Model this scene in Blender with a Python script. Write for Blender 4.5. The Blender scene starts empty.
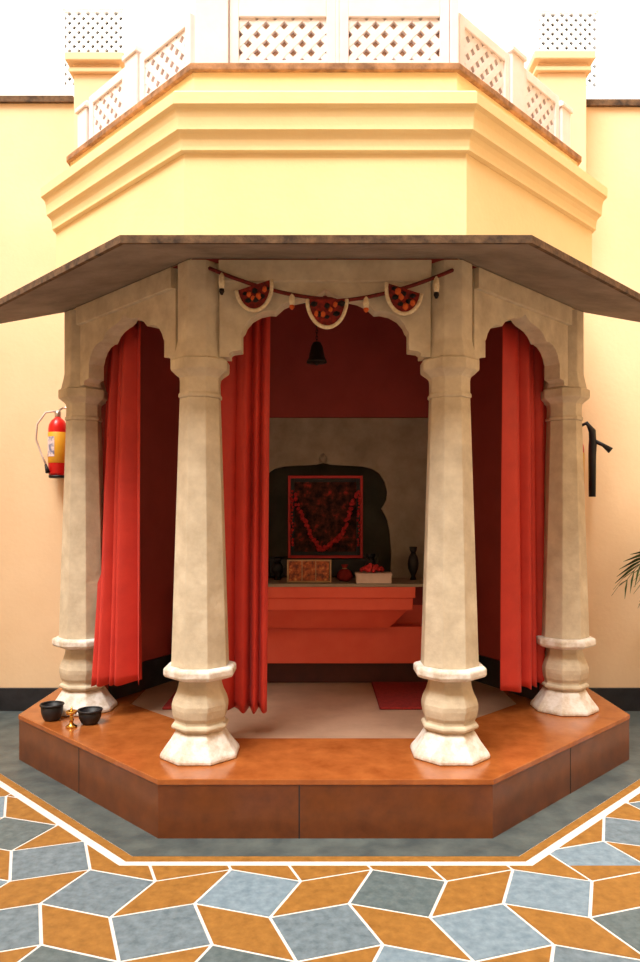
import bpy, bmesh, math, random
from mathutils import Vector, Matrix
random.seed(7)
C = bpy.context.scene.collection
sc = bpy.context.scene
R = math.radians
PI = math.pi

# ---------------------------------------------------------------- materials
def lin(c):
    o = []
    for v in c:
        v /= 255.0
        o.append(v/12.92 if v <= .04045 else ((v+.055)/1.055)**2.4)
    return (o[0], o[1], o[2], 1)

def mat(name, c1, c2=None, scale=6.0, rough=.7, bump=0.0, bscale=None, detail=6, spec=.4,
        sheen=0, metal=0, c3=None, stretch=None, contrast=(.35, .65), coat=0, transl=0):
    m = bpy.data.materials.new(name)
    m.use_nodes = True
    nt = m.node_tree
    b = nt.nodes['Principled BSDF']
    b.inputs['Roughness'].default_value = rough
    b.inputs['Specular IOR Level'].default_value = spec
    b.inputs['Metallic'].default_value = metal
    b.inputs['Coat Weight'].default_value = coat
    b.inputs['Coat Roughness'].default_value = .12
    if sheen:
        b.inputs['Sheen Weight'].default_value = sheen
    tc = nt.nodes.new('ShaderNodeTexCoord')
    mp = nt.nodes.new('ShaderNodeMapping')
    nt.links.new(tc.outputs['Object'], mp.inputs['Vector'])
    if stretch:
        mp.inputs['Scale'].default_value = stretch
    if c2 is None:
        b.inputs['Base Color'].default_value = lin(c1)
    else:
        n = nt.nodes.new('ShaderNodeTexNoise')
        n.inputs['Scale'].default_value = scale
        n.inputs['Detail'].default_value = detail
        n.inputs['Roughness'].default_value = .62
        nt.links.new(mp.outputs['Vector'], n.inputs['Vector'])
        r = nt.nodes.new('ShaderNodeValToRGB')
        r.color_ramp.elements[0].position = contrast[0]
        r.color_ramp.elements[1].position = contrast[1]
        r.color_ramp.elements[0].color = lin(c1)
        r.color_ramp.elements[1].color = lin(c2)
        if c3:
            e = r.color_ramp.elements.new(contrast[1]+.12)
            e.color = lin(c3)
        nt.links.new(n.outputs['Fac'], r.inputs['Fac'])
        nt.links.new(r.outputs['Color'], b.inputs['Base Color'])
    if bump:
        n2 = nt.nodes.new('ShaderNodeTexNoise')
        n2.inputs['Scale'].default_value = bscale or scale*4
        n2.inputs['Detail'].default_value = 8
        nt.links.new(mp.outputs['Vector'], n2.inputs['Vector'])
        bp = nt.nodes.new('ShaderNodeBump')
        bp.inputs['Strength'].default_value = bump
        bp.inputs['Distance'].default_value = .02
        nt.links.new(n2.outputs['Fac'], bp.inputs['Height'])
        nt.links.new(bp.outputs['Normal'], b.inputs['Normal'])
    if transl:
        tr = nt.nodes.new('ShaderNodeBsdfTranslucent')
        tr.inputs['Color'].default_value = lin(c2 or c1)
        mx = nt.nodes.new('ShaderNodeMixShader')
        mx.inputs['Fac'].default_value = transl
        out = nt.nodes['Material Output']
        nt.links.new(b.outputs[0], mx.inputs[1])
        nt.links.new(tr.outputs[0], mx.inputs[2])
        nt.links.new(mx.outputs[0], out.inputs['Surface'])
    return m

M = {}
M['wall'] = mat('yellow_limewash', (240, 208, 166), (246, 216, 176), 1.3, .9, .08, 30)
M['block'] = mat('yellow_plaster', (246, 217, 162), (250, 225, 172), 1.6, .85, .08, 40)
M['white'] = mat('white_plaster', (240, 238, 236), (248, 247, 246), 2, .9, .05)
M['rail'] = mat('pale_pink_stone', (238, 224, 220), (246, 234, 230), 5, .85, .1)
M['railback'] = mat('brown_stone_infill', (200, 158, 134), (214, 174, 148), 9, .9)
M['stone'] = mat('cream_sandstone', (184, 168, 142), (216, 202, 176), 7, .75, .22, 22, c3=(230, 218, 194), contrast=(.3, .66))
M['stoneg'] = mat('weathered_grey_stone', (116, 102, 88), (150, 134, 118), 4.0, .85, .25, 18, contrast=(.3, .68))
M['stonew'] = mat('whitewashed_stone', (206, 192, 172), (236, 230, 222), 13, .75, .35, 30, contrast=(.38, .58))
M['mould'] = mat('mould_stained_edge', (62, 48, 38), (120, 92, 66), 14, .95, .2)
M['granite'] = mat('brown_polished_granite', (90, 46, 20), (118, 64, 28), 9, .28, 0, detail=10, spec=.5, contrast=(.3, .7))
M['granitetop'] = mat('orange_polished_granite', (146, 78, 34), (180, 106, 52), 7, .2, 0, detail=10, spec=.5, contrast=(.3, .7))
M['marble'] = mat('pinkish_marble', (156, 126, 104), (184, 152, 128), 3, .3, 0, detail=8)
M['marblep'] = mat('cream_marble_panel', (134, 124, 108), (162, 150, 132), 5, .5, .05, detail=8)
M['maroon'] = mat('maroon_paint', (146, 56, 52), (160, 64, 58), 3, .7, .03)
M['black'] = mat('black_slate', (28, 29, 32), (44, 45, 50), 8, .5, .05)
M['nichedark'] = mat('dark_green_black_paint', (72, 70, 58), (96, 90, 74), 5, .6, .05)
M['red'] = mat('red_painted_altar', (234, 94, 72), (240, 104, 80), 4, .5, .04)
M['cloth'] = mat('red_satin_cloth', (196, 50, 40), (212, 60, 46), 5, .5, .06, 90, sheen=.05, transl=.08)
M['matcloth'] = mat('dark_red_mat', (118, 22, 20), (142, 32, 26), 40, .9, .3, 120)
M['slate'] = mat('blue_grey_slate', (92, 110, 120), (132, 150, 162), 24, .55, .12, 26, detail=10, contrast=(.3, .72))
M['slatel'] = mat('pale_blue_slate', (108, 132, 148), (146, 168, 184), 24, .55, .12, 26, detail=10, contrast=(.3, .72))
M['slated'] = mat('dark_grey_slate', (78, 94, 98), (112, 128, 132), 24, .5, .12, 26, detail=10, contrast=(.3, .72))
M['ochre'] = mat('ochre_sandstone', (140, 96, 40), (174, 124, 58), 22, .55, .12, 26, detail=10, contrast=(.3, .72))
M['grout'] = mat('white_grout', (226, 224, 220), (240, 238, 234), 12, .8)
M['paving'] = mat('grey_green_slate_band', (70, 80, 82), (98, 108, 106), 6, .4, .1, 22, detail=10)
M['redenamel'] = mat('red_enamel', (208, 28, 24), rough=.3)
M['yellowlabel'] = mat('yellow_label', (226, 164, 40), rough=.5)
M['labelpatch'] = mat('pale_label_print', (120, 120, 150), (228, 208, 208), 14, .5, contrast=(.45, .55))
M['blackrubber'] = mat('black_rubber', (16, 15, 16), rough=.5)
M['steel'] = mat('steel', (200, 196, 190), rough=.3, metal=.9)
M['brass'] = mat('brass', (222, 176, 92), rough=.22, metal=1)
M['bronze'] = mat('dark_bronze', (40, 30, 26), rough=.45, metal=.6)
M['iron'] = mat('dark_iron', (24, 24, 28), (40, 38, 40), 12, .5)
M['leaf'] = mat('palm_leaf', (46, 66, 34), (84, 104, 52), 8, .45, transl=.15)
M['trunk'] = mat('palm_stem', (84, 66, 44), (120, 96, 64), 20, .9, .4)
M['terracotta'] = mat('terracotta', (160, 84, 52), (184, 104, 68), 8, .8, .1)
M['soil'] = mat('soil', (48, 36, 26), (70, 54, 40), 40, 1, .5)
M['cream'] = mat('cream_braid', (214, 190, 150), (238, 222, 190), 60, .8, .3)
M['redfelt'] = mat('red_felt', (84, 22, 18), (150, 40, 28), 40, .9)
M['blackfelt'] = mat('black_felt', (28, 20, 20), rough=.9)
M['orangefelt'] = mat('orange_felt', (206, 92, 40), rough=.9)
M['cord'] = mat('dark_red_cord', (90, 26, 22), (120, 36, 28), 60, .9)
M['frame'] = mat('red_frame', (206, 52, 54), rough=.5)
M['picture'] = mat('dark_picture_paint', (44, 30, 26), (92, 52, 44), 16, .85, spec=.1, c3=(190, 60, 52), contrast=(.40, .56))
M['rose'] = mat('red_petals', (176, 36, 42), (214, 62, 62), 40, .8)
M['paper'] = mat('pale_paper', (206, 184, 172), (220, 200, 188), 8, .8)
M['smallpic'] = mat('orange_picture_paint', (96, 44, 26), (188, 96, 48), 26, .5, c3=(222, 168, 96), contrast=(.4, .58))
M['goldframe'] = mat('tarnished_gold_frame', (168, 132, 92), (190, 154, 112), 20, .5)

# ---------------------------------------------------------------- helpers
def meta(o, label=None, cat=None, group=None, kind=None):
    if label: o['label'] = label
    if cat: o['category'] = cat
    if group: o['group'] = group
    if kind: o['kind'] = kind
    return o

def thing(name, label, cat, loc=(0, 0, 0), group=None):
    o = bpy.data.objects.new(name, None)
    o.empty_display_size = .1
    C.objects.link(o)
    o.location = loc
    return meta(o, label, cat, group)

def rootloc(o):
    v = Vector((0, 0, 0))
    while o:
        v += o.location
        o = o.parent
    return v

def obj(name, bm, m, parent=None, bevel=0, smooth=False, origin=None, world=True):
    """bm in world coordinates -> one mesh object (child of parent when given)"""
    off = Vector(origin) if origin else Vector((0, 0, 0))
    if parent is not None and world:
        off = rootloc(parent)
    if off.length:
        bmesh.ops.translate(bm, verts=bm.verts, vec=-off)
    bmesh.ops.recalc_face_normals(bm, faces=bm.faces)
    me = bpy.data.meshes.new(name)
    bm.to_mesh(me)
    bm.free()
    for x in (m if isinstance(m, (list, tuple)) else [m]):
        me.materials.append(x)
    if smooth:
        for p in me.polygons: p.use_smooth = True
    o = bpy.data.objects.new(name, me)
    C.objects.link(o)
    if parent is not None:
        o.parent = parent
    else:
        o.location = off
    if bevel:
        b = o.modifiers.new('bevel', 'BEVEL')
        b.width = bevel; b.segments = 2; b.limit_method = 'ANGLE'; b.angle_limit = R(35)
    return o

def struct(name, bm, m, **k):
    return meta(obj(name, bm, m, **k), kind='structure')

def box(bm, x0, x1, y0, y1, z0, z1, mi=0):
    v = [bm.verts.new((x, y, z)) for z in (z0, z1) for x, y in ((x0, y0), (x1, y0), (x1, y1), (x0, y1))]
    for f in ((3, 2, 1, 0), (4, 5, 6, 7), (0, 1, 5, 4), (1, 2, 6, 5), (2, 3, 7, 6), (3, 0, 4, 7)):
        bm.faces.new([v[i] for i in f]).material_index = mi
    return bm

def BX(*a):
    return box(bmesh.new(), *a)

def prism(bm, pts, z0, z1, mi=0):
    a = [bm.verts.new((x, y, z0)) for x, y in pts]
    b = [bm.verts.new((x, y, z1)) for x, y in pts]
    n = len(pts)
    bm.faces.new(list(reversed(a))).material_index = mi
    bm.faces.new(b).material_index = mi
    for i in range(n):
        bm.faces.new((a[i], a[(i+1) % n], b[(i+1) % n], b[i])).material_index = mi
    return bm

def lathe(bm, prof, seg=24, c=(0, 0, 0), rot=0, cap=True, apothem=False, mi=0, axis='Z'):
    k = 1/math.cos(PI/seg) if apothem else 1
    rings = []
    for r, z in prof:
        ring = []
        for i in range(seg):
            a = rot+2*PI*i/seg
            p = (r*k*math.cos(a), r*k*math.sin(a), z)
            if axis == 'Y': p = (p[0], p[2], p[1])
            if axis == 'X': p = (p[2], p[0], p[1])
            ring.append(bm.verts.new((c[0]+p[0], c[1]+p[1], c[2]+p[2])))
        rings.append(ring)
    for a, b in zip(rings, rings[1:]):
        for i in range(seg):
            j = (i+1) % seg
            bm.faces.new((a[i], a[j], b[j], b[i])).material_index = mi
    if cap:
        bm.faces.new(list(reversed(rings[0]))).material_index = mi
        bm.faces.new(rings[-1]).material_index = mi
    return bm

def tube(bm, pts, r, seg=8, closed=False, mi=0):
    pts = [Vector(p) for p in pts]
    rad = r if isinstance(r, (list, tuple)) else [r]*len(pts)
    rings = []
    n = len(pts)
    up = Vector((.13, .27, 1)).normalized()
    for i, p in enumerate(pts):
        t = ((pts[(i+1) % n]-pts[i-1]) if closed else (pts[min(i+1, n-1)]-pts[max(i-1, 0)])).normalized()
        s = t.cross(up)
        if s.length < .05: s = t.cross(Vector((1, 0, 0)))
        s.normalize()
        w = s.cross(t)
        rings.append([bm.verts.new(p+rad[i]*(math.cos(2*PI*k/seg)*s+math.sin(2*PI*k/seg)*w)) for k in range(seg)])
    rg = range(n) if closed else range(n-1)
    for i in rg:
        a, b = rings[i], rings[(i+1) % n]
        for k in range(seg):
            bm.faces.new((a[k], a[(k+1) % seg], b[(k+1) % seg], b[k])).material_index = mi
    if not closed:
        bm.faces.new(list(reversed(rings[0]))).material_index = mi
        bm.faces.new(rings[-1]).material_index = mi
    return bm

def ball(bm, c, r, sub=2, sc3=(1, 1, 1), mi=0):
    g = bmesh.ops.create_icosphere(bm, subdivisions=sub, radius=1,
                                   matrix=Matrix.Translation(c) @ Matrix.Diagonal((r*sc3[0], r*sc3[1], r*sc3[2], 1)))
    for v in g['verts']:
        for f in v.link_faces: f.material_index = mi
    return bm

def extrude_poly(bm, pts3, vec, mi=0):
    """closed polygon of 3D points extruded by vec, n-gon caps triangulated"""
    vec = Vector(vec)
    a = [bm.verts.new(p) for p in pts3]
    b = [bm.verts.new(Vector(p)+vec) for p in pts3]
    n = len(a)
    f1 = bm.faces.new(a); f2 = bm.faces.new(list(reversed(b)))
    f1.material_index = f2.material_index = mi
    for i in range(n):
        bm.faces.new((a[i], b[i], b[(i+1) % n], a[(i+1) % n])).material_index = mi
    f1.normal_update(); f2.normal_update()
    bmesh.ops.triangulate(bm, faces=[f1, f2])
    return bm

# ---------------------------------------------------------------- layout numbers
X0, D = .027, 5.615          # centre of the octagon
T8 = math.tan(PI/8)          # .4142
WY = 6.0                     # courtyard wall face
PZ = .298                    # plinth top
CZ = 2.97                    # shrine ceiling

def octpts(A, back=None):
    """front half of the octagon, left to right: back, side, front, front, side, back"""
    p = [(X0-A, D-T8*A), (X0-T8*A, D-A), (X0+T8*A, D-A), (X0+A, D-T8*A)]
    if back is not None:
        p = [(X0-A, back)]+p+[(X0+A, back)]
    return p

def ringpts(A):
    """paving border: the front edge and the two diagonals, which run on to the wall"""
    k = WY-.02-(D-A)
    return [(X0-T8*A-k, WY-.02), (X0-T8*A, D-A), (X0+T8*A, D-A), (X0+T8*A+k, WY-.02)]

def sweep(bm, prof, back=None, closed=True, ends=True, mi=0):
    """profile of (A, z) pairs swept round the front half octagon"""
    fn_ = ringpts if back == 'ring' else (lambda A: octpts(A, back))
    n = len(fn_(1))
    rows = []
    for A, z in prof:
        rows.append([bm.verts.new((x, y, z)) for x, y in fn_(A)])
    m = len(rows)
    for i in range(m if closed else m-1):
        a, b = rows[i], rows[(i+1) % m]
        for k in range(n-1):
            bm.faces.new((a[k], a[k+1], b[k+1], b[k])).material_index = mi
    if ends:
        for k in (0, n-1):
            bm.faces.new([r[k] for r in rows]).material_index = mi
    return bm

# ---------------------------------------------------------------- floor
def clip(poly, a, b, keep_left):
    out = []
    def side(p):
        s = (b[0]-a[0])*(p[1]-a[1])-(b[1]-a[1])*(p[0]-a[0])
        return s if keep_left else -s
    n = len(poly)
    for i in range(n):
        p, q = poly[i], poly[(i+1) % n]
        sp, sq = side(p), side(q)
        if sp >= 0: out.append(p)
        if sp*sq < 0:
            t = sp/(sp-sq)
            out.append((p[0]+t*(q[0]-p[0]), p[1]+t*(q[1]-p[1])))
    return out

def area(p):
    return .5*sum(p[i][0]*p[(i+1) % len(p)][1]-p[(i+1) % len(p)][0]*p[i][1] for i in range(len(p)))

def outside_oct(poly, A):
    """pieces of a convex polygon lying outside the octagon of apothem A (back part runs to the wall)"""
    q = ringpts(A)
    for i in range(len(q)-1):
        if not clip(poly, q[i], q[i+1], True): return [poly]
    res = []
    rest = poly
    for i in range(len(q)-1):
        a, b = q[i], q[i+1]
        o = clip(rest, a, b, False)
        if len(o) > 2 and abs(area(o)) > 2e-5: res.append(o)
        rest = clip(rest, a, b, True)
        if len(rest) < 3: break
    return res

def inset(poly, d):
    if area(poly) < 0: poly = poly[::-1]
    res = poly
    n = len(poly)
    for i in range(n):
        a, b = poly[i], poly[(i+1) % n]
        L = math.hypot(b[0]-a[0], b[1]-a[1])
        if L < 1e-6: continue
        nx, ny = -(b[1]-a[1])/L*d, (b[0]-a[0])/L*d
        res = clip(res, (a[0]+nx, a[1]+ny), (b[0]+nx, b[1]+ny), True)
        if len(res) < 3: return []
    return res

fl = bmesh.new()
box(fl, -4.9, 4.0, -2.5, 7.0, -.1, 0, 0)
sx, sy = .3185, .289
KY = sy/sx
aedge = sx*math.sqrt(2)/(math.cos(R(25))+math.sin(R(25)))
def square(i, j):
    th = R(-20 if j % 2 == 0 else 20)
    cx, cy = .336+i*sx, 3.103-j*sy
    h = aedge/2
    return [(cx+c*math.cos(th)-s*math.sin(th), cy+KY*(c*math.sin(th)+s*math.cos(th)))
            for c, s in ((-h, h), (-h, -h), (h, -h), (h, h))]     # TL, BL, BR, TR
def tile(poly, mi):
    for o in outside_oct(inset(poly, .0068), 2.28):
        if len(o) > 2 and area(o) > 3e-4: prism(fl, o, 0, .003, mi if area(o) > .04 else 4)
for j in range(-10, 18):
    for i in range(-17, 17):
        if (i+j) % 2 == 0:
            s = square(i, j)
            if not (-4.5 < s[0][0] < 3.6 and -2 < s[0][1] < 6.5): continue
            tile(s, random.choice((1, 1, 2, 2, 3)))
        else:
            # gap at cell (i,j): corners of the four neighbour squares
            L_, R_, U_, D_ = square(i-1, j), square(i+1, j), square(i, j-1), square(i, j+1)
            cx, cy = .336+i*sx, 3.103-j*sy
            pts = []
            for q in (L_, D_, R_, U_):
                pass
            # the gap's corners are those neighbour corners nearest its centre, made unique
            cand = sorted([p for q in (L_, R_, U_, D_) for p in q], key=lambda p: math.hypot(p[0]-cx, (p[1]-cy)/KY))
            for p in cand:
                if all(math.hypot(p[0]-q[0], p[1]-q[1]) > .02 for q in pts): pts.append(p)
                if len(pts) == 4: break
            pts.sort(key=lambda p: math.atan2(p[1]-cy, p[0]-cx))
            tile(pts, 4)
sweep(fl, [(2.236, 0), (2.236, .003), (2.19, .003), (2.19, 0)], 'ring', mi=4)
prism(fl, ringpts(2.186), 0, .003, 5)
struct('floor', fl, [M['grout'], M['slate'], M['slatel'], M['slated'], M['ochre'], M['paving']])

# ---------------------------------------------------------------- courtyard walls
w = bmesh.new()
NX0, NX1, NZ0, NZ1 = X0-.66, X0+.66, 1.0, 2.12
box(w, -4.9, NX0, WY, WY+.45, 0, 4.99)
box(w, NX1, 4.0, WY, WY+.45, 0, 4.99)
box(w, NX0, NX1, WY, WY+.45, 0, NZ0)
box(w, NX0, NX1, WY, WY+.45, NZ1, 4.99)
struct('wall_back', w, M['wall'])
struct('trim_1', BX(-4.9, -2.02, WY-.03, WY+.48, 4.99, 5.04), M['mould'])
struct('trim_2', BX(2.10, 4.0, WY-.03, WY+.48, 4.96, 5.01), M['mould'])
struct('baseboard_left', BX(-4.9, X0-2.02, WY-.025, WY, 0, .19), M['black'], bevel=.004)
struct('baseboard_right', BX(X0+2.02, 4.0, WY-.025, WY, 0, .19), M['black'], bevel=.004)
struct('wall_left', BX(-5.1, -4.9, -2.7, WY+.45, 0, 8), M['wall'])  # unseen side wall, added tall so the court darkens downwards
struct('wall_right', BX(4.0, 4.2, -2.7, WY+.45, 0, 9), M['wall'])  # unseen side wall, set tall and close to dim the lower right
struct('wall_front', BX(-5.1, 4.2, -2.7, -2.5, 0, 10.0), mat('opposite_wall', (206, 184, 154), (216, 194, 164), 2, .9))  # unseen; height and tone set to block low sky and bounce light inside

# white building rising behind the wall, with pierced screens
BY = 9.0
W1 = (-3.18, -2.42, 6.88, 7.86)
W2 = (2.69, 3.44, 6.86, 7.84)
wb = bmesh.new()
xs = [-9, W1[0], W1[1], W2[0], W2[1], 9]
for k in range(5):
    if k == 1 or k == 3:
        z0, z1 = (W1 if k == 1 else W2)[2:]
        box(wb, xs[k], xs[k+1], BY, BY+.3, 0, z0)
        box(wb, xs[k], xs[k+1], BY, BY+.3, z1, 12)
    else:
        box(wb, xs[k], xs[k+1], BY, BY+.3, 0, 12)
struct('wall_rear', wb, M['white'])

def lattice(bm, P, ux, uz, nrm, W, H, pitch, bw, dp):
    """diagonal lattice of bars inside a W x H rectangle whose lower left corner is P"""
    P = Vector(P); ux = Vector(ux); uz = Vector(uz); nrm = Vector(nrm)
    for sgn in (1, -1):
        k = -int(H/pitch)-2
        while k*pitch < W+H:
            c = k*pitch
            # centre line x = c + sgn * z ; thick strip clipped to the rectangle
            if sgn < 0: c = c
            hw = bw*.7071
            strip = [(c-hw-(0 if sgn > 0 else 0), 0), (c+hw, 0), (c+hw+sgn*H, H), (c-hw+sgn*H, H)]
            if sgn < 0:
                strip = [(x, z) for x, z in strip]
            s = strip
            s = clip(s, (0, 0), (0, H), False)
            if len(s) > 2: s = clip(s, (W, 0), (W, H), True)
            if len(s) > 2 and abs(area(s)) > 1e-5:
                extrude_poly(bm, [P+ux*x+uz*z+nrm*(0 if sgn > 0 else .0015) for x, z in s], nrm*dp)
            k += 1
    return bm

for k, W_ in enumerate((W1, W2)):
    f = bmesh.new()
    x0, x1, z0, z1 = W_
    for a in ((x0, x0+.02, z0, z1), (x1-.02, x1, z0, z1), (x0+.02, x1-.02, z0, z0+.02), (x0+.02, x1-.02, z1-.02, z1)):
        box(f, a[0], a[1], BY+.02, BY+.1, a[2], a[3])
    win = struct('window_%d' % (k+1), f, M['white'])
    lt = lattice(bmesh.new(), (x0+.02, BY+.07, z0+.02), (1, 0, 0), (0, 0, 1), (0, -1, 0), x1-x0-.04, z1-z0-.04, .115, .040, .03)
    obj('lattice', lt, M['white'], win)
    obj('dark_interior_sheet', BX(x0+.02, x1-.02, BY+.12, BY+.14, z0+.02, z1-.02), M['nichedark'], win)  # dark sheet whose colour stands for the unlit interior behind the lattice

# yellow piers that stand on the wall behind the balustrade's ends
def pier(x0, x1, top, label):
    t = thing('pier', label, 'pier', ((x0+x1)/2, 5.95, 4.1), 'yellow piers against the courtyard wall')
    obj('pier_body', BX(x0+.05, x1-.05, 5.78, 5.995, 4.017, top-.14), M['wall'], t, bevel=.006)
    obj('necking', BX(x0+.02, x1-.02, 5.75, 5.995, top-.14, top-.105), M['wall'], t, bevel=.006)
    obj('neck', BX(x0+.045, x1-.045, 5.775, 5.995, top-.105, top-.065), M['wall'], t)
    obj('cap', BX(x0, x1, 5.72, 5.995, top-.065, top), M['wall'], t, bevel=.008)
pier(-2.0, -1.54, 5.24, 'yellow moulded pier behind the left end of the balustrade, beside the left wall coping')
pier(1.68, 2.16, 5.25, 'yellow moulded pier behind the right end of the balustrade, beside the right wall coping')

# ---------------------------------------------------------------- shrine shell
IZ = 3.40
struct('ceiling', prism(bmesh.new(), octpts(1.59, 5.94), IZ, IZ+.04), M['maroon'])
rb = BX(X0-1.13, X0+1.13, 5.952, 5.998, 2.405, IZ-.003)
struct('wall_shrine_back', rb, M['maroon'])
for s, nm in ((-1, 'left'), (1, 'right')):
    p = [(X0+s*1.592, 5.13), (X0+s*1.52, 5.13), (X0+s*1.135, 5.95), (X0+s*1.135, 5.995), (X0+s*1.592, 5.995)]
    b = prism(bmesh.new(), p if s > 0 else p[::-1], PZ+.002, IZ-.003)
    struct('wall_shrine_'+nm, b, M['maroon'])
    d = Vector((1.135-1.52, .82)).normalized()
    q = [(X0+s*1.515, 5.13), (X0+s*(1.515-.02), 5.13), (X0+s*(1.13-.02), 5.945), (X0+s*1.13, 5.945)]
    struct('baseboard_shrine_'+nm, prism(bmesh.new(), q, PZ+.002, PZ+.21), M['black'])

# niche panel with a cusped opening
t = thing('niche_panel', 'cream marble panel with a dark cusped niche above the red altar', 'niche panel', (X0, 5.97, PZ))
half = [(.55, 1.09), (.555, 1.30), (.545, 1.45), (.525, 1.56), (.50, 1.615), (.475, 1.66), (.495, 1.69), (.515, 1.73), (.52, 1.80), (.50, 1.88),
        (.46, 1.945), (.40, 1.985), (.32, 2.005), (.15, 2.015), (.06, 2.02)]
hole = [(X0+u, z) for u, z in half]+[(X0, 2.035)]+[(X0-u, z) for u, z in reversed(half)]
nb = bmesh.new()
outer = [(X0-1.13, PZ+.003), (X0+1.13, PZ+.003), (X0+1.13, 2.40), (X0-1.13, 2.40)]
def loop(pts, y):
    vs = [nb.verts.new((x, y, z)) for x, z in pts]
    es = [nb.edges.new((vs[i], vs[(i+1) % len(vs)])) for i in range(len(vs))]
    return vs, es
for y in (5.952, 5.998):
    v1, e1 = loop(outer, y)
    v2, e2 = loop(hole, y)
    bmesh.ops.triangle_fill(nb, edges=e1+e2, use_beauty=True)
    if y < 5.97: fo, fh = v1, v2
    else:
        for a, b in ((fo, v1), (fh, v2)):
            for i in range(len(a)):
                nb.faces.new((a[i], a[(i+1) % len(a)], b[(i+1) % len(a)], b[i]))
obj('marble_face', nb, M['marblep'], t)
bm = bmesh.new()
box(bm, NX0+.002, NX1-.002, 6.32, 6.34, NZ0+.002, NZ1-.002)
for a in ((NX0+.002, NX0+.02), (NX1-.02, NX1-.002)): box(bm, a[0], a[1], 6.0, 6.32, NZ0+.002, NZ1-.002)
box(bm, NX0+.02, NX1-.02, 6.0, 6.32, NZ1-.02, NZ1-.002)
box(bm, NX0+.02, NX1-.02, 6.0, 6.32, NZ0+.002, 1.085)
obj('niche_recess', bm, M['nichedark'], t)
bm = bmesh.new()
lathe(bm, [(.004, -.03), (.03, -.02), (.034, 0), (.026, .03), (.004, .05)], 10, (X0, 5.945, 2.06))
obj('keystone_boss', bm, M['marblep'], t, smooth=True)

# ---------------------------------------------------------------- plinth
t = thing('plinth', 'half-octagonal polished brown granite plinth carrying the shrine', 'plinth', (X0, D, 0))
bm = bmesh.new()
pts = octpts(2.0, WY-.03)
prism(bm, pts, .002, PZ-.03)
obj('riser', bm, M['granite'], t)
# thin joints of the riser slabs
bm = bmesh.new()
box(bm, X0-.13-.003, X0-.13+.003, D-2.0-.0015, D-2.0+.004, .003, PZ-.031)
obj('slab_joint', bm, M['black'], t)
for s in (-1, 1):
    for fr in (.5,):
        bm = bmesh.new()
        a, b = Vector((X0+s*T8*2.0, D-2.0)), Vector((X0+s*2.0, D-T8*2.0))
        p = a.lerp(b, fr); dr = (b-a).normalized(); nr = Vector((s*.7071, -.7071))
        q = [p-dr*.003+nr*.0015, p+dr*.003+nr*.0015, p+dr*.003-nr*.004, p-dr*.003-nr*.004]
        prism(bm, [tuple(v) for v in q], .003, PZ-.031)
        obj('slab_joint', bm, M['black'], t)
bm = bmesh.new()
AM = 1.335
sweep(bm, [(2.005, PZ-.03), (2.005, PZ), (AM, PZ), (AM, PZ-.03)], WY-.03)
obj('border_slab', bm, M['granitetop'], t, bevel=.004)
bm = bmesh.new()
prism(bm, octpts(AM, WY-.03), PZ-.029, PZ-.001)
obj('marble_inlay', bm, M['marble'], t)

# ---------------------------------------------------------------- columns
def make_column():
    t = thing('stone_column', 'x', 'column', (0, 0, 0), 'carved stone columns of the shrine')
    r8 = PI/8
    def L(name, prof, m, seg=8, bev=.004):
        return obj(name, lathe(bmesh.new(), prof, seg, (0, 0, 0), r8, True, True), m, t, bevel=bev, world=False)
    z = PZ
    L('foot', [(.205, .002), (.205, .018), (.20, .03), (.185, .05), (.16, .085), (.142, .115), (.133, .13), (.126, .14)], M['stonew'], bev=.006)
    L('base', [(.126, .14), (.128, .15), (.146, .158), (.148, .168), (.144, .178), (.130, .184), (.130, .198), (.14, .22),
               (.146, .26), (.146, .285), (.138, .315), (.122, .35), (.112, .385), (.110, .41), (.116, .425)], M['stone'])
    L('torus_slab', [(.15, .425), (.182, .438), (.188, .45), (.188, .478), (.178, .490), (.15, .492)], M['stonew'], bev=.006)
    L('shaft', [(.150, .492), (.148, .52), (.128, 1.2), (.106, 1.94)], M['stone'])
    L('capital', [(.106, 1.94), (.113, 1.945), (.113, 1.962), (.106, 1.967), (.105, 2.03), (.108, 2.05), (.118, 2.062), (.150, 2.088),
                  (.152, 2.10), (.152, 2.142), (.142, 2.15)], M['stone'])
    L('impost_block', [(.136, 2.15), (.116, 2.25), (.116, CZ-PZ-.004)], M['stone'], bev=.006)
    return t
def children(o): return [c for c in bpy.data.objects if c.parent == o]
def copy_tree(o, parent=None):
    c = o.copy()
    C.objects.link(c)
    c.parent = parent
    for ch in children(o): copy_tree(ch, c)
    return c
CF = [(X0-.682, 4.0), (X0+.682, 4.0)]
CS = [(X0-1.625, 4.94), (X0+1.625, 4.94)]
col0 = make_column()
labs = ['pale octagonal stone column at the front left, left of the open red curtain',
        'pale octagonal stone column at the front right, right of the altar opening',
        'shaded stone column at the far left, in front of the whole fire extinguisher',
        'shaded stone column at the far right, nearest the palm leaves']
for k, (x, y) in enumerate(CF+CS):
    o = col0 if k == 0 else copy_tree(col0)
    o.location = (x, y, PZ)
    o['label'] = labs[k]

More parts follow.
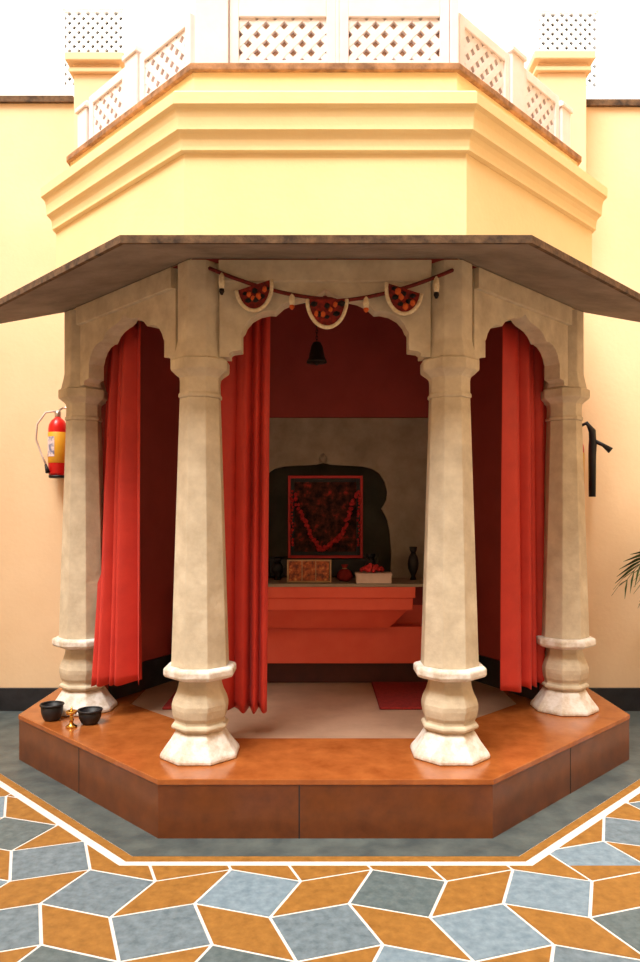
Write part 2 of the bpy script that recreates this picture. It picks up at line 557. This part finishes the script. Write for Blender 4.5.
# ---------------------------------------------------------------- arches
ARCH = [(.512, 2.446), (.512, 2.468), (.498, 2.478), (.449, 2.484), (.449, 2.578), (.437, 2.594), (.425, 2.622), (.395, 2.657),
        (.35, 2.683), (.30, 2.694), (.268, 2.692), (.255, 2.704), (.225, 2.731), (.175, 2.754), (.12, 2.766), (.075, 2.772), (.035, 2.788), (0, 2.812)]
def arch(p, q, label):
    p, q = Vector((*p, 0)), Vector((*q, 0))
    c = (p+q)/2
    hl = (q-p).length/2
    u = (q-p).normalized()
    n = Vector((u.y, -u.x, 0))      # outwards
    k = hl/.682
    end = hl-.115
    pr = [(min(a*k, end), z) for a, z in ARCH]
    poly = [(end, 2.45+.004), ]+[(a, z+.006) for a, z in pr]+[(-a, z+.006) for a, z in reversed(pr[:-1])]+[(-end, 2.454), (-end, CZ-.004), (end, CZ-.004)]
    pp = []
    for a in poly:
        if not pp or (abs(a[0]-pp[-1][0])+abs(a[1]-pp[-1][1])) > 1e-4: pp.append(a)
    t = thing('stone_arch', label, 'arch', (c.x, c.y, 2.446), 'cusped arches between the columns')
    bm = bmesh.new()
    extrude_poly(bm, [c+u*a+Vector((0, 0, z))+n*.085 for a, z in pp], -n*.11)
    obj('arch_panel', bm, M['stone'], t, bevel=.004)
    # flat beam course on top of the arch face
    bm = bmesh.new()
    a = c-u*end+n*.086; b = c+u*end+n*.086
    a2 = a+n*.03; b2 = b+n*.03
    prism(bm, [(a.x, a.y), (a2.x, a2.y), (b2.x, b2.y), (b.x, b.y)], CZ-.12, CZ-.005)
    obj('beam_moulding', bm, M['stone'], t, bevel=.004)
arch(CF[0], CF[1], 'wide cusped stone arch at the front, behind the hanging garland')
arch(CS[0], CF[0], 'cusped stone arch between the far left column and the front left column')
arch(CF[1], CS[1], 'cusped stone arch between the front right column and the far right column')

# ---------------------------------------------------------------- eave, parapet, balustrade
def eave_sweep(prof):
    bm = bmesh.new()
    rows = []
    for A, z in prof:
        q = octpts(A)
        k = .48*(A-1.72)/.55
        q[0] = (q[0][0]-k*.7071, q[0][1]+k*.7071); q[3] = (q[3][0]+k*.7071, q[3][1]+k*.7071)
        rows.append([bm.verts.new((x, y, z)) for x, y in q])
    for i in range(len(rows)):
        a, b = rows[i], rows[(i+1) % len(rows)]
        for k in range(3): bm.faces.new((a[k], a[k+1], b[k+1], b[k]))
    for k in (0, 3): bm.faces.new([r[k] for r in rows])
    return bm
t = thing('stone_eave', 'wide sloping grey stone eave slab with a dark stained edge above the columns', 'eave', (X0, D, 2.85))
bm = eave_sweep([(2.25, 2.856), (1.72, 2.972), (1.72, 3.04), (2.25, 2.886)])
obj('eave_slab', bm, M['stoneg'], t)
bm = eave_sweep([(2.251, 2.852), (2.275, 2.850), (2.275, 2.886), (2.251, 2.890)])
obj('drip_edge', bm, M['mould'], t)

t = thing('parapet', 'yellow moulded parapet block with stepped cornice above the eave', 'parapet', (X0, D, CZ))
bk = WY-.005
bm = sweep(bmesh.new(), [(1.788, 3.042), (1.788, 3.50), (1.60, 3.50), (1.60, 3.042)], bk)
obj('parapet_wall', bm, M['block'], t)
bm = sweep(bmesh.new(), [(1.60, 3.50), (1.792, 3.50), (1.812, 3.507), (1.812, 3.525), (1.816, 3.56), (1.826, 3.585), (1.845, 3.598), (1.845, 3.617),
                         (1.848, 3.66), (1.858, 3.70), (1.878, 3.713), (1.878, 3.772), (1.865, 3.785), (1.60, 3.79)], bk)
obj('cornice', bm, M['block'], t)
bm = sweep(bmesh.new(), [(1.60, 3.79), (1.705, 3.79), (1.705, 3.975), (1.60, 3.975)], bk)
obj('upper_band', bm, M['block'], t)
bm = prism(bmesh.new(), octpts(1.73, bk), 3.975, 4.015)
obj('stained_ledge', bm, mat('stained_ledge', (120, 86, 60), (186, 138, 98), 12, .9, .2), t, bevel=.006)

t = thing('balustrade', 'pale pink stone balustrade of pierced lattice panels on the parapet ledge', 'balustrade', (X0, D, 4.016))
zB = 4.017
AR = 1.665
P = [Vector((x, y, 0)) for x, y in octpts(AR)]
def jali(a, b, h, nrm, lo_=.05, hi_=.285):
    """one framed lattice panel from a to b"""
    u = (b-a).normalized(); L_ = (b-a).length
    bm = bmesh.new()
    th = .05
    def slab(s0, s1, z0, z1, d0=0, d1=th):
        q = [a+u*s0-nrm*d0, a+u*s1-nrm*d0, a+u*s1-nrm*d1, a+u*s0-nrm*d1]
        prism(bm, [(v.x, v.y) for v in q], z0, z1)
    m_ = .05
    slab(0, m_, zB, zB+h); slab(L_-m_, L_, zB, zB+h)
    slab(m_, L_-m_, zB, zB+lo_); slab(m_, L_-m_, zB+hi_, zB+h)
    o = obj('panel_frame', bm, M['rail'], t, bevel=.004)
    bm = bmesh.new()
    W_, H_ = L_-2*m_, hi_-lo_
    lattice(bm, a+u*m_+Vector((0, 0, zB+lo_))-nrm*.012, u, (0, 0, 1), -nrm, W_, H_, .098, .036, .025)
    obj('lattice', bm, M['rail'], o)
    bm = bmesh.new()
    q = [a+u*m_-nrm*.04, a+u*(L_-m_)-nrm*.04, a+u*(L_-m_)-nrm*.05, a+u*m_-nrm*.05]
    prism(bm, [(v.x, v.y) for v in q], zB+lo_, zB+hi_)
    obj('infill', bm, M['railback'], o)
def post(p, ux, w_, d_, h, cap=True):
    u = ux.normalized(); n = Vector((u.y, -u.x, 0))
    def pr(bm, g, z0, z1):
        q = [p-u*(w_/2+g)+n*(d_/2+g), p+u*(w_/2+g)+n*(d_/2+g), p+u*(w_/2+g)-n*(d_/2+g), p-u*(w_/2+g)-n*(d_/2+g)]
        prism(bm, [(v.x, v.y) for v in q], z0, z1)
    bm = bmesh.new()
    pr(bm, 0, zB, zB+h)
    o = obj('post', bm, M['rail'], t, bevel=.005)
    if cap:
        bm = bmesh.new()
        pr(bm, .012, zB+h, zB+h+.03)
        pr(bm, -.012, zB+h+.03, zB+h+.055)
        obj('post_cap', bm, M['rail'], o, bevel=.004)
HR = .42
fu = Vector((1, 0, 0)); fn = Vector((0, -1, 0))
yF = D-AR
jali(Vector((-.49, yF, 0)), Vector((.085, yF, 0)), HR, fn)
jali(Vector((.105, yF, 0)), Vector((.70, yF, 0)), HR, fn)
post(Vector((.095, yF-.0+.025, 0)), fu, .02, .055, HR, False)
post(Vector((-.585, yF+.04, 0)), fu, .18, .12, HR+.05)
post(Vector((.725, yF+.04, 0)), fu, .045, .12, HR+.05)
for s in (-1, 1):
    a = Vector((X0+s*T8*AR, D-AR, 0)); b = Vector((X0+s*AR, D-T8*AR, 0))
    u = (b-a).normalized(); L_ = (b-a).length
    n = Vector((s*.7071, -.7071, 0))
    ins = -n*.03
    s0 = .06
    # from the front corner: panel, post, panel, end post
    def seg(f0, f1): 
        p_, q_ = a+u*f0, a+u*f1
        jali(p_, q_, .345, n)
    m1 = L_*.43
    m2 = L_*.54
    seg(.07, m1)
    post(a+u*((m1+m2)/2)-n*.03, u, (m2-m1)-.01, .09, .36)
    seg(m2, L_-.16)
    post(b-u*.09-n*.03, u, .12, .09, .28)

# ---------------------------------------------------------------- curtains
def curtain(name, label, p0, p1, ztop, zbot, folds, amp, narrow_top=1.0, flare=None, seed=0, drift=0, pull=None):
    rnd = random.Random(seed)
    p0, p1 = Vector((*p0, 0)), Vector((*p1, 0))
    u = (p1-p0).normalized(); L_ = (p1-p0).length
    n = Vector((u.y, -u.x, 0))
    t = thing(name, label, 'curtain', ((p0.x+p1.x)/2, (p0.y+p1.y)/2, zbot), 'red curtains hung in the arches')
    NU, NV = 150, 44
    ph = [rnd.uniform(0, 6.28) for _ in range(6)]
    bm = bmesh.new()
    grid = []
    for j in range(NV+1):
        v = j/NV
        z = ztop+(zbot-ztop)*v
        row = []
        for i in range(NU+1):
            s = i/NU
            wob = .22*math.sin(4*s+ph[1]) + .10*math.sin(3.1*v+ph[5])
            a = 2*PI*folds*(s+.10*math.sin(2*PI*s+ph[0]))+wob
            d = amp*(.55+.45*v)*(1.7*abs(math.sin(a/2))**.8-1+.25*math.sin(.5*a+ph[3]+1.3*v))
            k = narrow_top+(1-narrow_top)*min(1, v*2.2)
            x = L_*(1-(1-s)*k) if flare else L_*s*k + L_*(1-k)*.5
            x += drift*v*L_
            if flare: x -= flare*max(0, v-.55)**1.6*(1-s)*L_*2.0
            zz = z + (.012*math.sin(a*1.0+1)*v if j == NV else 0)
            q = p0+u*x+n*d+Vector((0, 0, zz))
            if pull: q += Vector((*pull, 0))*(max(0, v-.4)/.6)**1.5*(1-s)**1.4
            row.append(bm.verts.new(q))
        grid.append(row)
    for j in range(NV):
        for i in range(NU):
            bm.faces.new((grid[j][i], grid[j][i+1], grid[j+1][i+1], grid[j+1][i]))
    c = obj('cloth', bm, M['cloth'], t, smooth=True)
    sm = c.modifiers.new('thick', 'SOLIDIFY'); sm.thickness = .004
    return t, u, n, L_

def rod(t, a, b, z):
    a, b = Vector((*a, z)), Vector((*b, z))
    obj('curtain_rod', tube(bmesh.new(), [a, b], .011, 10), M['bronze'], t, smooth=True)
    for k in range(6):
        c = a.lerp(b, .2+.6*k/5)

yC = 4.32
t1, *_ = curtain('curtain', 'bright red curtain gathered just inside the wide front arch, beside the front left column', (-.605, yC), (-.292, yC), 2.86, .45, 3.4, .045, 1, None, 3, -.07)
rod(t1, (-.61, yC), (.62, yC), 2.865)
t2, *_ = curtain('curtain', 'red curtain hanging in the left side arch, flaring out at its hem', (-1.49, 5.02), (-1.14, 4.695), 2.86, .52, 3.6, .07, .8, .001, 5, pull=(.05, -.35))
rod(t2, (-1.50, 5.04), (-.76, 4.345), 2.865)
t3, *_ = curtain('curtain', 'red curtain hanging in the right side arch, by the column near the palm', (1.185, 4.70), (1.60, 5.10), 2.86, .46, 4.2, .06, 1, None, 11)
rod(t3, (.80, 4.33), (1.52, 5.02), 2.865)

# ---------------------------------------------------------------- altar
t = thing('altar', 'red painted altar ledge with stepped front below the niche', 'altar', (X0, 5.8, PZ))
obj('dark_plinth', BX(X0-1.08, X0+1.08, 5.70, 5.95, PZ+.002, .46), mat('dark_maroon_stone', (58, 22, 20), (74, 30, 26), 8, .5), t)
obj('front_panel', BX(X0-1.08, X0+1.08, 5.64, 5.95, .46, .745), M['red'], t, bevel=.006)
bm = bmesh.new()
lo = [(X0-.50, 5.56, .745), (X0+.50, 5.56, .745), (X0+.50, 5.95, .745), (X0-.50, 5.95, .745)]
hi = [(X0-.63, 5.46, .90), (X0+.63, 5.46, .90), (X0+.63, 5.95, .90), (X0-.63, 5.95, .90)]
a = [bm.verts.new(p) for p in lo]; b = [bm.verts.new(p) for p in hi]
bm.faces.new(a[::-1]); bm.faces.new(b)
for i in range(4): bm.faces.new((a[i], a[(i+1) % 4], b[(i+1) % 4], b[i]))
obj('tapered_corbel', bm, M['red'], t, bevel=.006)
obj('back_panel', BX(X0-1.08, X0+1.08, 5.80, 5.949, .745, .90), M['red'], t)
obj('lower_slab', BX(X0-.665, X0+.665, 5.42, 5.95, .90, .992), M['red'], t, bevel=.006)
obj('upper_slab', BX(X0-.68, X0+.68, 5.40, 5.95, .992, 1.075), M['red'], t, bevel=.006)
obj('marble_top', BX(X0-1.08, X0+1.08, 5.40, 5.949, 1.075, 1.098), M['marblep'], t, bevel=.003)
obj('side_panel', BX(X0-1.08, X0-.70, 5.75, 5.949, .90, 1.075), M['maroon'], t)
obj('side_panel', BX(X0+.70, X0+1.08, 5.75, 5.949, .90, 1.075), M['maroon'], t)
AZ = 1.099

# framed picture on a dark step inside the niche
t = thing('step', 'low black step inside the niche under the framed picture', 'step', (X0, 6.1, AZ))
obj('step_block', BX(X0-.45, X0+.42, 6.03, 6.30, AZ, AZ+.15), M['black'], t, bevel=.01)
fx, fy = .055-.0, 6.06
t = thing('framed_picture', 'large dark framed picture with red trim standing in the niche', 'picture', (fx, fy, AZ+.152))
def ring_frame(x0, x1, z0, z1, y0, y1, w_):
    bm = bmesh.new()
    box(bm, x0, x0+w_, y0, y1, z0, z1); box(bm, x1-w_, x1, y0, y1, z0, z1)
    box(bm, x0+w_, x1-w_, y0, y1, z0, z0+w_); box(bm, x0+w_, x1-w_, y0, y1, z1-w_, z1)
    return bm
fx0, fx1, fz0, fz1 = -.265, .355, AZ+.152, 1.935
obj('outer_frame', ring_frame(fx0, fx1, fz0, fz1, fy-.02, fy+.02, .022), M['frame'], t, bevel=.003)
obj('dark_mount', ring_frame(fx0+.023, fx1-.023, fz0+.023, fz1-.023, fy-.012, fy+.015, .03), M['black'], t, bevel=.003)
obj('canvas', BX(fx0+.03, fx1-.03, fy, fy+.012, fz0+.03, fz1-.03), M['picture'], t)
# rose garland draped from the frame
t = thing('rose_garland', 'garland of dark red roses draped in a loop across the framed picture', 'garland', (.045, fy-.045, 1.30))
bm = bmesh.new()
rnd = random.Random(2)
N = 46
for i in range(N+1):
    s = i/N*2-1
    x = .045+s*.255
    z = 1.335+.45*abs(s)**1.9+.02*math.sin(9*s)
    for k in range(2):
        ball(bm, (x+rnd.uniform(-.012, .012), fy-.045+rnd.uniform(-.012, .006), z+rnd.uniform(-.012, .012)), rnd.uniform(.012, .02), 1)
obj('roses', bm, M['rose'], t, smooth=True)
for s in (-1, 1):
    bm = bmesh.new()
    for i in range(18):
        ball(bm, (.045+s*(.275+rnd.uniform(-.01, .01)), fy-.04, 1.80-i*.026+rnd.uniform(-.006, .006)), rnd.uniform(.010, .016), 1)
    obj('hanging_strand', bm, M['rose'], t, smooth=True)
# little cluster of black lamps / figures before the picture
def vase(x, y, z, h, r, name, label, cat, m, group=None):
    t = thing(name, label, cat, (x, y, z), group)
    obj('body', lathe(bmesh.new(), [(.5*r, 0), (.6*r, .02*h), (.35*r, .12*h), (.9*r, .35*h), (r, .5*h), (.8*r, .68*h), (.4*r, .82*h)], 18, (x, y, z)), m, t, smooth=True)
    obj('rim', lathe(bmesh.new(), [(.4*r, .82*h), (.62*r, .9*h), (.7*r, h), (.55*r, h), (.35*r, .85*h)], 18, (x, y, z)), m, t, smooth=True)
    return t
vase(.405, 5.80, AZ, .20, .05, 'vase', 'dark metal vase behind the pale box on the altar', 'vase', M['iron'])
vase(.73, 5.72, AZ, .26, .045, 'vase', 'tall black vase at the right end of the altar, by the front right column', 'vase', M['iron'])
vase(-.335, 5.74, AZ, .17, .05, 'oil_pot', 'squat black pot at the left end of the altar', 'pot', M['iron'])
# small triptych
tx0, tx1, ty = -.248, .085, 5.50
t = thing('small_triptych', 'small gold framed row of three orange pictures leaning on the altar front', 'picture', ((tx0+tx1)/2, ty, AZ))
tz = AZ+.001
obj('frame_rail', ring_frame(tx0, tx1, tz, tz+.172, ty-.012, ty+.012, .012), M['goldframe'], t, bevel=.002)
ww = (tx1-tx0-.024)/3
for k in range(3):
    a = tx0+.012+k*ww
    obj('picture_panel', BX(a+.001, a+ww-.006, ty-.004, ty+.006, tz+.012, tz+.16), M['smallpic'], t)
    if k: obj('divider', BX(a-.005, a+.001, ty-.01, ty+.01, tz+.012, tz+.16), M['goldframe'], t)
# pale box with red flowers
bx = .40
t = thing('paper_box', 'pale pink shallow box on the right of the altar ledge', 'box', (bx, 5.47, AZ))
obj('tray', BX(bx-.13, bx+.13, 5.41, 5.55, AZ, AZ+.075), M['paper'], t, bevel=.003)
obj('lid_edge', ring_frame(bx-.135, bx+.135, AZ+.06, AZ+.076, 5.405, 5.555, .004), M['paper'], t)
t = thing('flower_heap', 'heap of red flowers lying on the pale pink box', 'flowers', (bx, 5.48, AZ+.077))
bm = bmesh.new()
for i in range(46):
    a = rnd.uniform(0, 6.28); q = rnd.random()**.5
    ball(bm, (bx-.01+.085*q*math.cos(a), 5.485+.05*q*math.sin(a), AZ+.09+.045*(1-q)+rnd.uniform(0, .012)), rnd.uniform(.012, .02), 1)
obj('petals', bm, M['rose'], t, smooth=True)
bm = bmesh.new()
for i in range(5):
    x = bx-.05+.022*i
    tube(bm, [(x, 5.49, AZ+.10), (x+rnd.uniform(-.02, .02), 5.49, AZ+.17), (x+rnd.uniform(-.03, .03), 5.49, AZ+.22)], .003, 5)
obj('incense_stick', bm, M['iron'], t)

t = thing('cloth_bundle', 'small dark red cloth bundle on the altar between the gold triptych and the pale box', 'bundle', (.19, 5.62, AZ))
bm = lathe(bmesh.new(), [(.035, 0), (.058, .02), (.062, .05), (.045, .078), (.016, .092), (.014, .10), (.03, .125), (.02, .128)], 14, (.19, 5.62, AZ+.001))
obj('bundle_cloth', bm, M['matcloth'], t, smooth=True)
obj('tie', tube(bmesh.new(), [(.19+.017*math.cos(k*PI/5), 5.62+.017*math.sin(k*PI/5), AZ+.098) for k in range(10)], .004, 6, True), M['goldframe'], t, smooth=True)

# ---------------------------------------------------------------- mats on the shrine floor
for (x0, x1, lab) in ((.40, .86, 'dark red floor mat at the right, in front of the altar'),
                      (-1.06, -.62, 'dark red floor mat at the left, mostly behind the front left column')):
    t = thing('floor_mat', lab, 'mat', ((x0+x1)/2, 5.27, PZ), 'red mats before the altar')
    obj('mat_cloth', BX(x0, x1, 4.90, 5.66, PZ, PZ+.018), M['matcloth'], t, bevel=.006)

# ---------------------------------------------------------------- bell
bx, by, bz = -.02, 4.55, 2.555
t = thing('bell', 'small dark bronze bell hanging from the shrine ceiling behind the garland', 'bell', (bx, by, bz))
obj('bell_body', lathe(bmesh.new(), [(.062, 0), (.064, .008), (.052, .03), (.043, .07), (.038, .10), (.025, .125), (.008, .132)], 24, (bx, by, bz)), M['bronze'], t, smooth=True)
obj('clapper', ball(bmesh.new(), (bx, by, bz-.004), .014, 2), M['bronze'], t, smooth=True)
bm = bmesh.new()
k = 0
z = bz+.135
while z < IZ-.012:
    c = Vector((bx, by, z))
    ax = Vector((1, 0, 0)) if k % 2 else Vector((0, 1, 0))
    tube(bm, [c+ax*.006*math.cos(a*PI/4)+Vector((0, 0, .013*math.sin(a*PI/4))) for a in range(8)], .0025, 5, True)
    z += .02; k += 1
obj('chain', bm, M['bronze'], t, smooth=True)

# ---------------------------------------------------------------- hanging garland (toran)
gy = 3.865
px = lambda x: (x-320)/730*gy
pz = lambda y: 1.6+(516-y)/730*gy
t = thing('door_garland', 'embroidered festoon with three half-moon pendants strung across the front arch', 'garland', (X0, gy, pz(330)))
bm = bmesh.new()
cpts = []
for i in range(41):
    s = i/40*2-1
    cpts.append((px(331+s*122), gy, pz(299-31*abs(s)**1.7+(2 if s > 0 else 0))))
tube(bm, cpts, .010, 6)
obj('cord', bm, M['cord'], t, smooth=True)
def cordz(x):
    s = (x-331)/122
    return 299-31*abs(s)**1.7+(2 if s > 0 else 0)
for cx, r, dy, tilt in ((254, 19, 0, .22), (327, 21, 0, 0), (404, 19, 0, -.22)):
    y0 = cordz(cx)
    c = Vector((px(cx), gy-.012, pz(y0+1)))
    rr = r/730*gy
    def P2(q, a, d=0): 
        a -= tilt
        return c+Vector((q*rr*math.cos(a), d, -q*rr*1.42*math.sin(a)))
    bm = bmesh.new()
    pts = [P2(.90, PI*i/20) for i in range(21)]
    extrude_poly(bm, pts, (0, .008, 0))
    hm = obj('half_moon', bm, M['redfelt'], t)
    bm = bmesh.new()
    tube(bm, [P2(.94, PI*i/22) for i in range(23)], .0105, 7)
    obj('braid_edge', bm, M['cream'], hm, smooth=True)
    for i in range(5):
        obj('black_tuft', ball(bmesh.new(), P2(rnd.uniform(.5, .74), PI*(i+rnd.uniform(.3, .7))/5, -.004), rnd.uniform(.012, .02), 1, (1.2, .4, .9)), M['blackfelt'], hm, smooth=True)
    obj('black_tuft', ball(bmesh.new(), P2(.22, PI*.5, -.004), .017, 1, (1, .5, 1)), M['blackfelt'], hm, smooth=True)
    for i in range(4):
        obj('orange_tuft', ball(bmesh.new(), P2(rnd.uniform(.35, .72), PI*(i+rnd.uniform(.7, 1.3))/5, -.006), rnd.uniform(.010, .019), 1, (1, .4, 1.2)), M['orangefelt'], hm, smooth=True)
for cx, L_, m2 in ((222, 17, 'blackfelt'), (292, 12, 'orangefelt'), (366, 12, 'orangefelt'), (436, 17, 'blackfelt')):
    y0 = cordz(cx)
    c = Vector((px(cx), gy-.012, pz(y0)))
    h = L_/730*gy
    o = obj('pendant', lathe(bmesh.new(), [(.012, -h*.95), (.017, -h*.6), (.014, -h*.2), (.004, 0)], 10, c), M['cream'], t, smooth=True)
    obj('pendant_tip', lathe(bmesh.new(), [(.006, -h*1.3), (.015, -h*1.1), (.012, -h*.95)], 10, c), M[m2], o, smooth=True)
obj('cord_hook', tube(bmesh.new(), [(px(209), gy, pz(268)), (px(209), gy+.05, pz(267))], .006, 6), M['bronze'], t)
obj('cord_hook', tube(bmesh.new(), [(px(453), gy, pz(270)), (px(453), gy+.05, pz(269))], .006, 6), M['bronze'], t)

# ---------------------------------------------------------------- fire extinguishers
def extinguisher(x, y, z, label, hose, horn):
    t = thing('fire_extinguisher', label, 'fire extinguisher', (x, y, z), 'fire extinguishers hung on the courtyard wall')
    r, h = .075, .47
    obj('cylinder_body', lathe(bmesh.new(), [(.9*r, 0), (r, .02), (r, h*.80), (.93*r, h*.87), (.7*r, h*.94), (.3*r, h)], 28, (x, y, z)), M['redenamel'], t, smooth=True)
    lb = obj('label_band', lathe(bmesh.new(), [(r+.0005, .10), (r+.002, .102), (r+.002, .345), (r+.0005, .347)], 28, (x, y, z), cap=False), M['yellowlabel'], t, smooth=True)
    bm = bmesh.new()
    vs = []
    for zz in (.15, .31):
        vs.append([bm.verts.new((x+(r+.0035)*math.cos(a), y+(r+.0035)*math.sin(a), z+zz)) for a in [R(205+8*k) for k in range(9)]])
    for k in range(8): bm.faces.new((vs[0][k], vs[0][k+1], vs[1][k+1], vs[1][k]))
    obj('printed_patch', bm, M['labelpatch'], lb, smooth=True)
    obj('foot_ring', lathe(bmesh.new(), [(.85*r, -.02), (.95*r, -.015), (.95*r, 0), (.85*r, 0)], 28, (x, y, z)), M['blackrubber'], t, smooth=True)
    v = obj('valve', lathe(bmesh.new(), [(.022, h), (.026, h+.01), (.026, h+.045), (.016, h+.055)], 16, (x, y, z)), M['steel'], t, smooth=True)
    bm = bmesh.new()
    tube(bm, [(x, y, z+h+.05), (x-.05*horn, y-.03, z+h+.075), (x-.11*horn, y-.05, z+h+.07)], .008, 8)
    obj('handle', bm, M['blackrubber'] if horn > 0 else M['steel'], v, smooth=True)
    obj('wall_bracket', BX(x-.03, x+.03, y+r, WY-.001, z+.24, z+.30), M['steel'], t)
    hs = obj('hose', tube(bmesh.new(), hose[0], hose[1], 10), hose[2], t, smooth=True)
    return t, hs
sc_ = 5.9/730
ex = lambda px_: (px_-320)*sc_
ez = lambda py_: 1.6+(516-py_)*sc_
t, hs = extinguisher(ex(57.5), 5.91, ez(478)+.02, 'red fire extinguisher with yellow label on the left wall beside the column',
    ([(ex(57), 5.90, ez(411)), (ex(47), 5.87, ez(413)), (ex(39), 5.86, ez(425)), (ex(38), 5.86, ez(440)), (ex(43), 5.87, ez(455)), (ex(49), 5.85, ez(467))], .008, M['paper']), -1)
obj('nozzle', tube(bmesh.new(), [(ex(48), 5.85, ez(465)), (ex(51), 5.83, ez(473))], [.010, .018], 10), M['blackrubber'], hs, smooth=True)
t, hs = extinguisher(ex(574.5), 5.90, ez(496), 'red fire extinguisher with black hose mostly hidden behind the far right column',
    ([(ex(578), 5.88, ez(427)), (ex(584), 5.84, ez(424)), (ex(589), 5.83, ez(432)), (ex(589.5), 5.83, ez(445)), (ex(589), 5.83, ez(456)), (ex(589), 5.83, ez(497))],
     [.012, .016, .028, .032, .030, .027], M['blackrubber']), 1)
obj('discharge_horn', tube(bmesh.new(), [(ex(589), 5.83, ez(441)), (ex(598), 5.80, ez(446)), (ex(605), 5.78, ez(452))], [.018, .014, .026], 10), M['blackrubber'], hs, smooth=True)

# ---------------------------------------------------------------- potted palm at the right
PX, PY = 3.02, 5.45
t = thing('potted_palm', 'potted palm by the right wall with only its leaf tips in view', 'plant', (PX, PY, .004))
pot = obj('pot', lathe(bmesh.new(), [(.15, .004), (.17, .02), (.22, .36), (.24, .37), (.24, .42), (.21, .42), (.20, .36)], 28, (PX, PY, 0)), M['terracotta'], t, smooth=True)
obj('soil', lathe(bmesh.new(), [(.20, .345), (.20, .365)], 28, (PX, PY, 0)), M['soil'], pot)
obj('stem', tube(bmesh.new(), [(PX, PY, .36), (PX+.01, PY, .6), (PX-.01, PY, 1.04)], [.05, .04, .03], 10), M['trunk'], t, smooth=True)
rnd = random.Random(9)
for k in range(13):
    az = 2*PI*k/13+rnd.uniform(-.2, .2)
    if k == 6: az = PI+.05
    ln = rnd.uniform(.60, .75); rise = rnd.uniform(.25, .6)
    bm = bmesh.new()
    dv = Vector((math.cos(az), math.sin(az)*.65, 0))
    side = Vector((-dv.y, dv.x, 0)).normalized()
    pts = [Vector((PX, PY, 1.02))+dv*ln*s+Vector((0, 0, rise*math.sin(s*2.3)*.9-.20*s*s)) for s in [i/14 for i in range(15)]]
    tube(bm, pts, [.008-.006*i/14 for i in range(15)], 5)
    for i in range(3, 15):
        for sg in (-1, 1):
            p = pts[i]
            tan = (pts[i]-pts[i-1]).normalized()
            ll = .20*math.sin(PI*(i-1)/15)+.07
            tip = p+(side*sg*.75+tan*.75)*ll+Vector((0, 0, -.28*ll))
            mid = p.lerp(tip, .5)+Vector((0, 0, .02))
            wv = tan*.013
            v = [bm.verts.new(q) for q in (p-wv*.4, mid-wv, tip, mid+wv, p+wv*.4)]
            bm.faces.new(v)
    o = obj('frond', bm, M['leaf'], t)
    sm = o.modifiers.new('thick', 'SOLIDIFY'); sm.thickness = .002

# ---------------------------------------------------------------- brass lamp and black bowls at the left corner of the plinth
gx = lambda px_, Y: (px_-320)/730*Y
Y1 = 4.60
def bowl(x, y, r, h, label):
    t = thing('iron_bowl', label, 'bowl', (x, y, PZ+.001), 'black bowls on the plinth corner')
    obj('bowl_wall', lathe(bmesh.new(), [(.6*r, 0), (.75*r, .01), (.95*r, .5*h), (r, h), (.93*r, h), (.85*r, .5*h), (.5*r, .03)], 24, (x, y, PZ+.001)), M['iron'], t, smooth=True)
    obj('bowl_rim', tube(bmesh.new(), [(x+r*math.cos(2*PI*k/24), y+r*math.sin(2*PI*k/24), PZ+h) for k in range(24)], .007, 6, True), M['iron'], t, smooth=True)
bowl(gx(52, 4.66), 4.66, .07, .10, 'black bowl left of the brass lamp on the plinth corner')
bowl(gx(90, 4.58), 4.58, .072, .085, 'black bowl right of the brass lamp, before the far left column')
lx = gx(71.5, 4.5)
t = thing('brass_lamp', 'small polished brass oil lamp on the plinth before the far left column', 'lamp', (lx, 4.5, PZ+.001))
obj('lamp_foot', lathe(bmesh.new(), [(.034, 0), (.036, .006), (.018, .018), (.010, .03)], 20, (lx, 4.5, PZ+.001)), M['brass'], t, smooth=True)
obj('lamp_stem', lathe(bmesh.new(), [(.010, .03), (.015, .045), (.009, .06), (.012, .075)], 16, (lx, 4.5, PZ+.001)), M['brass'], t, smooth=True)
obj('lamp_dish', lathe(bmesh.new(), [(.012, .075), (.03, .082), (.036, .10), (.032, .10), (.02, .09)], 20, (lx, 4.5, PZ+.001)), M['brass'], t, smooth=True)
obj('lamp_finial', lathe(bmesh.new(), [(.006, .09), (.008, .11), (.003, .125)], 12, (lx, 4.5, PZ+.001)), M['brass'], t, smooth=True)

# ---------------------------------------------------------------- light
wd = bpy.data.worlds.new('overcast_sky')
sc.world = wd
wd.use_nodes = True
bg = wd.node_tree.nodes['Background']
bg.inputs['Color'].default_value = (1.0, .985, .96, 1)
bg.inputs['Strength'].default_value = 1.4
sl = bpy.data.lights.new('sun', 'SUN')
sl.energy = 3.3
sl.angle = R(30)
sl.color = (1, .97, .92)
so = bpy.data.objects.new('sun', sl)
C.objects.link(so)
so.location = (-3, -4, 9)
so.rotation_euler = Vector((.34, .56, -1.10)).to_track_quat('-Z', 'Y').to_euler()

# ---------------------------------------------------------------- camera
cam = bpy.data.cameras.new('camera')
cam.sensor_fit = 'AUTO'
cam.sensor_width = 36
cam.lens = 730*36/962
cam.shift_y = (516-481)/962
co = bpy.data.objects.new('camera', cam)
C.objects.link(co)
co.location = (0, 0, 1.6)
co.rotation_euler = (R(90), 0, 0)
sc.camera = co

vs = sc.view_settings
vs.view_transform = 'Standard'
vs.look = 'None'
vs.exposure = 0.72
vs.gamma = 1
vs.use_curve_mapping = False
